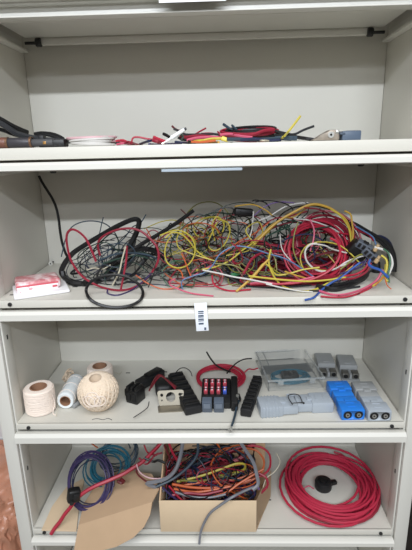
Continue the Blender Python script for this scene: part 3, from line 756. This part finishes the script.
for px, py, Y, lab in [(375.5, 249.5, .08, 'beige crimp sleeve beside the grey wire connectors'), (376.5, 261, .07, 'beige crimp sleeve below the grey wire connectors')]:
    q = at_depth(px, py, Y)
    t = thing('crimp_sleeve', lab, 'sleeve', q, rot=(.3, .4, .5), group='beige crimp sleeves')
    MB().box((0, 0, 0), (.008, .008, .011), bev=.0025, seg=3).build('collar', mat('beige_plastic', (176, 150, 112), .5), t)
    MB().cyl((0, 0, .009), .0035, .006, n=12).build('wire_entry', mat('beige_plastic', (176, 150, 112), .5), t)
q = at_depth(358, 250, .11)
bk = thing('connector_shell', 'black connector shell behind the grey connectors', 'connector', q, rot=(.3, .6, 0))
MB().box((0, 0, 0), (.045, .03, .034), bev=.007, seg=3).build('shell', BLACK, bk)
MB().box((0, 0, .017), (.02, .014, .006), bev=.002).build('latch', RUBBER, bk)
q = at_height(393.5, 272, Z2)
bb = thing('cable_boot', 'black boot on the cable end by the right wall', 'boot', (min(q.x, .40), q.y, Z2), .3)
MB().cyl((0, 0, .013), .011, .026, n=18, r2=.008, bev=.002).build('body', RUBBER, bb)
MB().cyl((0, 0, .028), .006, .008, n=14).build('neck', BLACK, bb)
q = at_depth(50, 264, .28)
hk = thing('screw_hook', 'small round light hook on the back corner behind the packet', 'hook', (max(q.x, -.422), .285, q.z))
MB().lathe([(.0025, -.0015), (.0055, -.0015), (.0055, .0015), (.0025, .0015)], rot=RX(pi/2), n=20).build('ring', PAINT2, hk)
MB().cyl((0, .010, 0), .0022, .018, RX(pi/2), n=10).build('shank', SCREW, hk)

# ================================================================== TIER 1 (top shelf, at eye level)
Z1 = ZS[1]
w1 = lambda fr, s, a, b_, col, r, lab, **k: wire(fr, s, a, b_, Z1, col, r, lab, **k)
w1(T1a, '-60,15 0,38 60,72 110,96 150,112', .06, .12, 'black', .0055, 'thick black cable entering from the left, upper one', cat='cable')
w1(T1a, '-60,50 0,62 50,92 90,118 150,136 220,150 300,158 370,164', .06, .10, 'charcoal', .0060, 'thick dark cable running along the left of the top shelf', cat='cable')
w1(T1a, '-20,90 30,105 60,118 120,135 190,150', .08, .09, 'black', .0040, 'black cable below the thick dark one on the top shelf', cat='cable')
w1(T1a, '190,122 230,116 280,120 320,132 350,152 320,168 260,172 210,160', .14, .14, 'black', .0040, 'black cable loop left of the pale pink coil', cat='cable')
w1(T1a, '195,135 240,126 290,134 330,150 345,165', .12, .12, 'black', .0030, 'thinner black cable over the black cable loop', cat='cable')
w1(T1a, '360,168 420,160 480,155 540,158 600,165 660,172', .12, .14, 'charcoal', .0032, 'dark cable behind the pale pink coil', cat='cable')
w1(T1a, '300,180 360,168 400,155 440,150 520,150', .14, .16, 'black', .0030, 'black cable rising behind the pale pink coil', cat='cable')
q = at_depth(16, 146, .05)
pl = thing('cable_plug', 'brown and grey cable plug at the far left of the top shelf', 'plug', (q.x, q.y, Z1), 0)
rot = RY(pi/2)
MB().cyl((-.034, 0, .011), .0105, .034, rot, n=20, bev=.003).build('brown_tip', mat('brown_cap', (106, 66, 52), .4), pl, label='reddish brown tip')
MB().cyl((.008, 0, .0105), .0095, .05, rot, n=20, bev=.002).build('barrel', mat('dark_grey_barrel', (52, 50, 55), .4), pl)
for x in (-.0155, .032): MB().lathe([(.0092, -.002), (.0108, -.002), (.0108, .002), (.0092, .002)], c=(x, 0, .0109), rot=rot, n=20).build('copper_band', mat('copper_band', (122, 92, 70), .35, .6), pl, label='copper band')
MB().cyl((.054, 0, .0095), .0075, .044, rot, n=16, bev=.001).build('strain_relief', mat('grey_sleeve', (66, 66, 68), .6), pl)
q = at_depth(54, 147, .06)
bc = thing('flat_connector', 'flat black connector between the brown plug and the pale coil', 'connector', (q.x, q.y, Z1))
MB().box((0, 0, .008), (.052, .03, .015), bev=.003).build('housing', BLACK, bc)
MB().box((-.022, 0, .018), (.012, .016, .012), bev=.003).build('cap', RUBBER, bc)
MB().box((-.012, -.016, .009), (.007, .003, .006), bev=.001).build('brass_contact', mat('brass_contact', (150, 112, 60), .4, .6), bc, label='brass contact')
q = at_depth(40, 133, .14)
q = at_depth(92, 147, .07)
coil((q.x, .07, Z1+.012), (1, 0, 0), (0, 1, 0), .028, .052, 10, .0024, 'palepink', 'flat coil of pale pink and white wire on the top shelf', Z1, 6, .003, .009, ell=.8)
coil((q.x+.004, .055, Z1+.010), (1, 0, 0), (0, 1, 0), .030, .050, 7, .0022, 'white', 'flat coil of white wire on the pale pink coil', Z1, 16, .003, .008, ell=.7)
# left of centre reds
w1(T1, '-30,145 20,140 60,155 110,168 170,175', .05, .06, 'red', .0024, 'red wire lying right of the pale coil')
w1(T1, '-20,168 30,160 80,172 150,178', .03, .04, 'pink', .0022, 'pink wire low right of the pale coil')
w1(T1, '0,160 45,150 90,160 140,174', .04, .05, 'crimson', .0024, 'dark red wire between the pale coil and the white crimp')
w1(T1, '85,165 82,140 95,120 130,118 180,128 240,138', .10, .10, 'red', .0020, 'red wire arching up near the pale coil')
w1(T1, '120,172 180,150 230,140 290,145', .09, .09, 'navy', .0026, 'navy wire beneath the red arch')
w1(T1, '228,118 250,128 285,142 310,150', .09, .09, 'red', .0040, 'short thick red sleeve left of the white crimp', cat='sleeve')
w1(T1, '225,140 260,150 300,160', .07, .07, 'crimson', .0036, 'dark red sleeve beside the white crimp', cat='sleeve')
w1(T1, '298,95 320,105 340,118', .10, .09, 'black', .0034, 'short black wire tip behind the white crimp')
w1(T1, '358,42 375,58 395,70 430,80', .11, .10, 'darkred', .0024, 'dark red wire tip sticking up behind the white crimp')
w1(T1, '110,178 200,176 300,178 400,172', .02, .02, 'pink', .0018, 'pink wire along the shelf edge below the white crimp')
w1(T1, '200,165 260,168 330,165 420,160', .05, .05, 'purple', .0022, 'purple wire under the white crimp')
cr_ = thing('crimp_terminal', 'white crimp terminal sticking up to the right on the top shelf', 'terminal', (0, 0, 0))
a, b_ = at_depth(166, 141.5, .035), at_depth(184.5, 129.5, .035)
d = (b_-a)
MB().tube([a, a+d*.25, a+d*.3, b_], [.0022, .0024, .0042, .0036], 10).build('sleeve', WHITE, cr_)
MB().tube([a-d*.22, a], [.0030, .0012], 8).build('metal_tip', SILVER, cr_)
MB().tube([b_, b_+d*.10], [.0028, .0024], 8).build('wire_stub', wm('charcoal'), cr_)
MT1 = [  # T1b
 ('-10,60 30,78 70,98 130,100 200,98 260,96 300,100', .10, .10, 'charcoal', .0024, 'dark wire along the top of the mixed bundle'),
 ('140,98 165,82 190,68 212,56', .10, .11, 'crimson', .0018, 'dark red wire tip pointing up right from the mixed bundle'),
 ('290,78 305,92 318,108 330,118', .08, .08, 'crimson', .0018, 'short red wire tip left of the yellow crimp'),
 ('60,125 120,112 180,110 240,115 310,122', .07, .07, 'crimson', .0030, 'dark red wire in the mixed bundle, back'),
 ('80,140 140,125 200,120 260,118 320,125', .06, .06, 'pink', .0028, 'pink wire in the mixed bundle'),
 ('90,158 150,145 200,140 250,130 320,128', .045, .045, 'yellow', .0028, 'yellow wire leading to the yellow crimp'),
 ('110,150 170,152 220,148 280,140', .04, .04, 'orange', .0024, 'orange wire below the yellow one'),
 ('130,162 190,156 230,158 300,152', .035, .035, 'gold', .0022, 'golden wire low in the mixed bundle'),
 ('0,150 60,155 120,160 200,160 300,160', .03, .03, 'navy', .0022, 'navy wire lowest in the mixed bundle'),
 ('20,120 50,135 90,140 130,150', .06, .06, 'black', .0026, 'black wire at the left of the mixed bundle'),
 ('30,110 80,118 140,135 200,130', .08, .08, 'darkred', .0034, 'thick dark red wire in the mixed bundle'),
 ('180,95 240,92 290,100 330,108 400,104', .11, .12, 'crimson', .0022, 'red wire running toward the red and black coil'),
 ('10,95 40,100 55,120 40,140', .06, .05, 'darkgreen', .0022, 'dark green wire right of the white crimp'),
]
for s, a, b_, col, r, lab in MT1: w1(T1b, s, a, b_, col, r, lab)
yc = thing('crimp_terminal', 'yellow crimp terminal in front of the red and black coil', 'terminal', (0, 0, 0))
a, b_ = at_depth(221.5, 138.2, .035), at_depth(228, 140.2, .035); d = b_-a
MB().tube([a, a+d*.15, b_], [.0036, .0046, .0042], 10).build('sleeve', mat('yellow_crimp', (226, 206, 96), .4), yc)
MB().tube([b_, b_+d*.8], [.0030, .0026], 8).build('barrel', SILVER, yc)
# red-black coil
q = at_depth(255, 134, .10)
coil((.095, .10, Z1+.016), (1, 0, 0), (.0, .9, .22), .046, .058, 6, .0030, 'crimson', 'coil of red wire bundled with black on the top shelf', Z1, 21, .004, .010, ell=.5)
coil((.097, .105, Z1+.021), (1, 0, 0), (.0, .9, .22), .044, .056, 6, .0030, 'black', 'coil of black wire bundled with red on the top shelf', Z1, 22, .004, .008, ell=.5)
TC = [
 ('20,72 45,90 70,108 95,128', .12, .10, 'slate', .0030, 'dark teal wire tip at the left of the red and black coil, longer one'),
 ('70,78 85,92 100,105', .12, .11, 'slate', .0024, 'dark teal wire tip at the left of the red and black coil, shorter one'),
 ('75,128 140,138 200,132 260,110 320,104', .05, .07, 'crimson', .0034, 'thick red wire across the front of the red and black coil'),
 ('0,135 60,130 120,142 190,150', .05, .05, 'pink', .0026, 'pinkish wire in front of the red and black coil'),
 ('40,160 120,160 200,164 280,160 340,156 420,160', .03, .04, 'slate', .0034, 'slate wire along the shelf edge below the red and black coil'),
 ('120,166 200,158 280,168 360,164', .03, .03, 'navy', .0028, 'navy wire along the shelf edge below the red and black coil'),
 ('210,176 250,168 300,172', .012, .012, 'cream', .0018, 'short cream wire at the shelf edge below the coil'),
 ('310,118 350,122 390,130 440,140', .09, .10, 'black', .0028, 'black wire leaving the coil to the right'),
]
for s, a, b_, col, r, lab in TC: w1(T1c, s, a, b_, col, r, lab)
w1(T1d, '0,150 30,130 60,100 90,62 116,28', .03, .06, 'yellow', .0024, 'straight yellow wire sticking up right of the red and black coil')
w1(T1d, '0,95 40,105 85,112 130,92 178,74', .08, .10, 'charcoal', .0026, 'dark wire end sticking up right of the yellow wire')
w1(T1d, '0,118 60,118 110,126 170,135', .05, .05, 'black', .0036, 'black wire low right of the yellow wire')
w1(T1d, '0,130 50,128 100,130', .04, .04, 'slate', .0044, 'thick slate wire low beside the yellow wire')
w1(T1d, '80,120 130,130 180,133 210,136', .06, .06, 'charcoal', .0022, 'thin dark wire reaching to the metal lug')
q = at_depth(326, 139, .05)
lg = thing('battery_lug', 'dull metal battery lug near the right end of the top shelf', 'lug', (q.x, q.y, Z1), 0)
MB().prism([(-.030, 0), (-.010, .012), (.004, .0195), (.018, .0195), (.023, .012), (.023, 0)], -.012, .012, rot=RX(pi/2), c=(0, 0, .0005), bev=.003).build('body', mat('lug_metal', (158, 148, 136), .45, .5, noise=.3, nscale=80), lg)
MB().lathe([(.0022, 0), (.0058, 0), (.0058, .003), (.0022, .003)], c=(.006, -.012, .011), rot=RX(pi/2), n=20).build('bolt_ring', SILVER, lg)
MB().cyl((.006, -.0125, .011), .0024, .003, RX(pi/2), n=12).build('bolt_hole', DARK, lg)
MB().cyl((.018, -.012, .016), .0035, .004, RX(pi/2), n=12, bev=.0008).build('screw_head', SILVER, lg)
q0, q1 = at_depth(340.5, 139, .05), at_depth(358, 139, .05)
sb = thing('relay', 'blue-grey rectangular relay at the right end of the top shelf', 'relay', ((q0.x+q1.x)/2, .05, Z1), .05)
MB().box((0, 0, .0085), (.036, .028, .017), bev=.0015).build('case', mat('blue_grey_case', (76, 90, 108), .45), sb)
MB().box((-.018, -.001, .0125), (.010, .029, .004), bev=.001).build('end_cap', mat('blue_grey_dark', (62, 74, 90), .45), sb)
MB().box((.004, 0, .0173), (.026, .024, .0012), bev=.0004).build('lid', mat('blue_grey_dark', (62, 74, 90), .45), sb)

# ================================================================== TIER 4 (cardboard box, coils)
Z4 = ZS[4]
FY = -.010
xl, xr = -.118, .108
ch = .088; cdp = .20
bxo = thing('cardboard_box', 'open brown cardboard box full of mixed wires on the bottom shelf', 'box', ((xl+xr)/2, FY, Z4), 0)
hw = (xr-xl)/2
MB().prism([(-hw, .002), (hw, .002), (hw+.044, .11), (hw+.044, cdp), (-hw, cdp)], .0003, .0033).build('bottom', CARD, bxo)
MB().box((0, .0018, ch/2), (2*hw, .0032, ch), bev=.0008).build('front_panel', CARDL, bxo)
MB().box((.020, cdp, .06), (2*hw+.04, .0032, .12), bev=.0008).build('back_panel', CARD, bxo)
for s in (-1,):
    MB().prism([(.003, .001), (cdp, .001), (cdp, .17), (cdp*.75, .155), (.003, ch)], -.0016, .0016, rot=Matrix(((0, 0, 1), (1, 0, 0), (0, 1, 0))), c=(s*(hw-.0016), 0, 0), bev=.0006).build('side_panel', CARD, bxo)
pn = MB(); q_ = [(hw-.001, .003, .001), (hw+.046, .110, .001), (hw+.046, .110, ch*.97), (hw-.001, .003, ch)]
pv = [pn.bm.verts.new(p) for p in q_]; pn.bm.faces.new(pv); bmesh.ops.solidify(pn.bm, geom=pn.bm.faces[:], thickness=.003)
pn.build('side_panel', CARDL, bxo, smooth=False)
# big flap hanging to the left over the shelf edge
def ray_plane(px, py, p0, n):
    dd = cr*((px-206)/F) - cu*((py-275)/F) + cw
    return CAM + dd*((p0-CAM).dot(n)/dd.dot(n))
FA, FB_, FC = at_depth(78.5, 525, -.012), at_depth(152, 502, -.014), at_height(112, 476, Z4+.048)
nU = (FB_-FA).cross(FC-FA).normalized()
FD = at_depth(100, 551, -.036); nL = (FB_-FA).cross(FD-FA).normalized()
up_ = [ray_plane(x, y, FA, nU) for x, y in ((78.5, 525), (100, 518), (125, 510.4), (152, 502), (159, 488), (152, 474), (120, 468), (98, 482), (84, 503))]
lo_ = [ray_plane(x, y, FA, nL) for x, y in ((152, 502), (150, 515), (144, 527), (133, 538), (116, 547), (100, 551), (73.5, 553))]
bm_ = MB()
vU = [bm_.bm.verts.new(p) for p in up_]; vL = [bm_.bm.verts.new(p) for p in lo_[1:]]
bm_.bm.faces.new(vU); bm_.bm.faces.new([vU[3], vU[2], vU[1], vU[0]]+vL[::-1])
bmesh.ops.recalc_face_normals(bm_.bm, faces=bm_.bm.faces)
bmesh.ops.solidify(bm_.bm, geom=bm_.bm.faces[:], thickness=.003)
for v in bm_.bm.verts: v.co -= Vector(bxo.location)
bm_.build('side_flap', mat('cardboard_flap', (192, 162, 130), .85, noise=.05, nscale=30), bxo, smooth=False)
# second cardboard sheet lying at the left
sh4 = [at_height(41.5, 530.5, Z4+.002), at_height(76.5, 531.5, Z4+.002), at_height(80, 500, Z4+.002), at_height(85, 478, Z4+.002), at_height(66, 488, Z4+.002), at_height(52, 507, Z4+.002)]
o = MB().prism([(p.x, p.y) for p in sh4], Z4+.0006, Z4+.0042, bev=.0006).build('cardboard_sheet', CARDL, center=True, smooth=False)
tag(o, 'pale cardboard piece lying flat at the left end of the bottom shelf', 'cardboard')

q = at_height(91, 490, Z4+.03)
pc = at_depth(89, 481, .075)
coil(pc, (1, .0, .10), (-.10, .62, .78), .044, .060, 10, .0016, 'purple', 'coil of purple wire leaning at the left of the bottom shelf', Z4+.006, 41, .004, .012, ell=1.18, ymax=.285)
coil(pc+Vector((.004, .004, -.006)), (1, .05, .10), (-.10, .62, .78), .046, .060, 5, .0015, 'navy', 'coil of navy wire tangled with the purple coil', Z4+.006, 44, .005, .012, ell=1.15, ymax=.285)
coil((-.272, .140, Z4+.065), (1, .05, .18), (-.2, .8, .55), .040, .066, 11, .0018, 'teal', 'coil of teal wire behind the purple coil', Z4+.03, 42, .005, .012, ell=.85, ymax=.285)
coil((-.245, .170, Z4+.080), (1, .05, .30), (-.2, .8, .55), .035, .062, 6, .0018, 'slate', 'coil of slate blue wire tangled with the teal coil', Z4+.03, 43, .006, .012, ell=.85, ymax=.285)
q = at_depth(72, 495.5, .02)
bt_ = thing('cable_clamp', 'black cable clamp gripping the left of the purple coil', 'clamp', (q.x, q.y, q.z-.020), rot=(0, .2, .5))
MB().box((0, 0, .020), (.030, .022, .034), bev=.006, seg=3).build('body', BLACK, bt_)
MB().box((.004, -.012, .024), (.016, .005, .014), bev=.002).build('jaw', RUBBER, bt_)
MB().cyl((-.006, -.012, .008), .005, .006, RX(pi/2), n=14, bev=.001).build('screw', SCREW, bt_)
wire(B60, '-36,370 -20,345 0,320 18,292 40,265 65,230 100,202 140,180 180,163 215,148 250,132 285,110 320,88 352,58 384,25 400,0', -.016, .09, Z4, 'red', .0046, 'thick red cable crossing the cardboard to the lower left', 'cable')
wire(B60, '225,160 240,168 250,162 238,152', .05, .05, Z4, 'darkred', .0040, 'dark red cable stub on the cardboard flap', 'cable')
wire(B60, '300,95 312,125 340,145 375,152 412,148', .05, .05, Z4, 'palepink', .0018, 'pale striped wire drooping over the flap edge')
wire(B60, '298,110 305,135 335,160 380,185 400,200', .05, .02, Z4, 'darkred', .0022, 'dark red wire drooping over the flap edge')
wire(B60, '330,70 365,85 385,80 412,90', .07, .06, Z4, 'black', .0030, 'black wire at the left rim of the box')
wire(B60, '310,70 340,95 372,60 400,50', .07, .06, Z4, 'crimson', .0022, 'crimson wire at the left rim of the box')
wire(B60, '120,10 135,22 148,30', .2, .18, Z4, 'orange', .0018, 'orange wire tip above the teal coil')
wire(B60, '330,20 345,50 380,60', .10, .1, Z4, 'red', .0020, 'red wire tip behind the thick red cable')
BX = [  # B150: contents of the box
 ('105,0 95,55 80,95 55,120 20,132 -10,138 20,150 45,160', .02, .03, 'grey', .0046, 'grey sleeved cable drooping at the left rim of the box', 'cable'),
 ('152,0 150,45 128,78 92,110 60,130 20,148', .06, .02, 'slate', .0036, 'bluish grey cable drooping over the left of the box', 'cable'),
 ('285,5 305,35 328,72 338,110 342,140 325,158', .05, .01, 'grey', .0044, 'grey cable bending down at the right of the box', 'cable'),
 ('342,150,.02 322,152,.012 292,165,.0 262,180,-.015 225,205,-.017 192,230,-.018 172,262,-.019 160,295,-.026 156,330,-.036', .02, -.035, 'grey', .0030, 'grey cable hanging over the box front', 'cable'),
 ('262,182 300,160 335,148 345,155', .015, .02, 'violet', .0030, 'violet cable along the right front rim of the box', 'cable'),
 ('40,150 70,178 105,200 150,206 200,200 250,185 290,165 330,145', .015, .03, 'purple', .0024, 'purple wire sagging over the box front rim', 'wire'),
 ('60,145 95,185 130,203 175,200', .02, .012, 'red', .0022, 'red wire sagging over the front rim of the box', 'wire'),
 ('85,132 130,122 180,108 230,90 275,75 300,78 295,95 250,108 190,120', .06, .10, 'yellow', .0030, 'yellow wire loop across the top of the box', 'wire'),
 ('95,128 150,130 205,122 260,110 305,92', .05, .10, 'olive', .0026, 'olive wire below the yellow loop in the box', 'wire'),
 ('70,140 130,150 190,152 250,145 310,132 350,112', .03, .07, 'orange', .0032, 'orange wire sweeping across the box, front', 'wire'),
 ('75,155 140,165 200,158 260,145 320,125', .025, .06, 'orange', .0030, 'orange wire low across the box beside the front rim', 'wire'),
 ('100,145 160,135 220,132 290,120 340,95', .05, .09, 'orange', .0028, 'orange wire across the middle of the box', 'wire'),
 ('200,180 245,165 280,140 320,115 360,92', .02, .06, 'orange', .0026, 'orange wire slanting up right over the box', 'wire'),
 ('70,175 120,168 170,172 230,160', .02, .03, 'crimson', .0030, 'crimson wire in the front left of the box', 'wire'),
 ('80,165 130,180 190,182 240,172', .016, .02, 'grey', .0026, 'pale grey twisted wire by the front rim', 'wire'),
 ('90,98 150,96 210,84 260,70 300,50', .08, .13, 'crimson', .0060, 'thick dark red cable across the back of the box', 'cable'),
 ('85,108 140,106 200,92 260,78', .07, .11, 'darkred', .0050, 'second thick dark red cable across the back of the box', 'cable'),
 ('170,52 215,50 255,35 300,20 335,12', .14, .15, 'crimson', .0030, 'crimson wire high at the back of the box', 'wire'),
 ('210,8 222,28 218,42 232,48', .13, .13, 'orange', .0022, 'short orange wire curl at the back of the box', 'wire'),
 ('310,18 350,22 378,45 380,85 360,110 335,118', .08, .06, 'red', .0026, 'red wire looping beyond the right rim of the box', 'wire'),
 ('300,25 340,35 362,70 350,110', .09, .06, 'orange', .0024, 'orange wire looping at the right rim of the box', 'wire'),
 ('400,40 412,70 395,100 370,120 358,150', .08, .04, 'cream', .0012, 'thin pale wire hanging right of the box', 'wire'),
 ('345,105 368,120 372,145 352,168', .05, .03, 'crimson', .0030, 'crimson wire hanging at the right front corner of the box', 'wire'),
 ('0,45 20,25 38,8', .05, .06, 'red', .0026, 'red wire left of the grey cable at the box', 'wire'),
 ('60,10 72,40 85,62 100,80', .08, .07, 'red', .0030, 'red wire dropping into the left of the box', 'wire'),
 ('45,15 58,45 72,75', .08, .07, 'darkred', .0026, 'dark red wire dropping into the left of the box', 'wire'),
]
for s, a, b_, col, r, lab, cat in BX: wire(B150, s, a, b_, Z4+.004, col, r, lab, cat)
rand_wires(46, ['crimson', 'black', 'purple', 'orange', 'darkred', 'black', 'navy', 'crimson', 'slate', 'black', 'darkred', 'black'], (-.080, .090), (.055, .14), (Z4+.04, Z4+.105), (.04, .065), .0017, Z4+.005, Z4+.14, 51,
           '{c} wire inside the cardboard box', '{c} wires filling the box', ymin=.004, ymax=.182, flat=.8, xlim=(-.108, .112))
rand_wires(10, ['black', 'navy', 'black', 'darkred'], (-.07, .06), (.06, .14), (Z4+.03, Z4+.09), (.03, .055), .0045, Z4+.008, Z4+.10, 53,
           'thick {c} cable deep inside the cardboard box', 'thick {c} cables deep in the box', noun='cable', ymin=.004, ymax=.18, flat=1.2, xlim=(-.104, .100))
# big red coil on the right
q = at_height(329, 491, Z4)
coil((q.x, q.y, Z4+.020), (1, 0, 0), (0, 1, .05), .070, .126, 22, .0032, 'brightred', 'large coil of bright red cable lying at the right of the bottom shelf', Z4, 61, .010, .015, n=8, ell=1.0, ymax=.298, start=3.6)
coil((q.x+.006, q.y-.004, Z4+.008), (1, 0, 0), (0, 1, .0), .095, .122, 6, .0034, 'crimson', 'darker red cable under the large bright red coil', Z4, 63, .004, .003, n=8, ymax=.298)
q = at_height(323, 488, Z4)
tp = thing('cable_plug', 'black plug lying inside the large red coil', 'plug', (q.x, q.y, Z4), .3)
MB().cyl((0, 0, .012), .022, .024, n=24, bev=.004).build('body', RUBBER, tp)
MB().cyl((0, 0, .026), .012, .006, n=20, bev=.001).build('rim', BLACK, tp)
MB().box((.028, .0, .010), (.022, .012, .010), bev=.002).build('tail', BLACK, tp)
wire(PX, '300,492 308,486 314,489', .1, .1, Z4, 'pink', .0016, 'short pink thread inside the red coil', 'thread')
wire(PX, '334,452 342,455 350,462', .27, .25, Z4, 'red', .0034, 'red cable end at the back of the large red coil', 'cable')
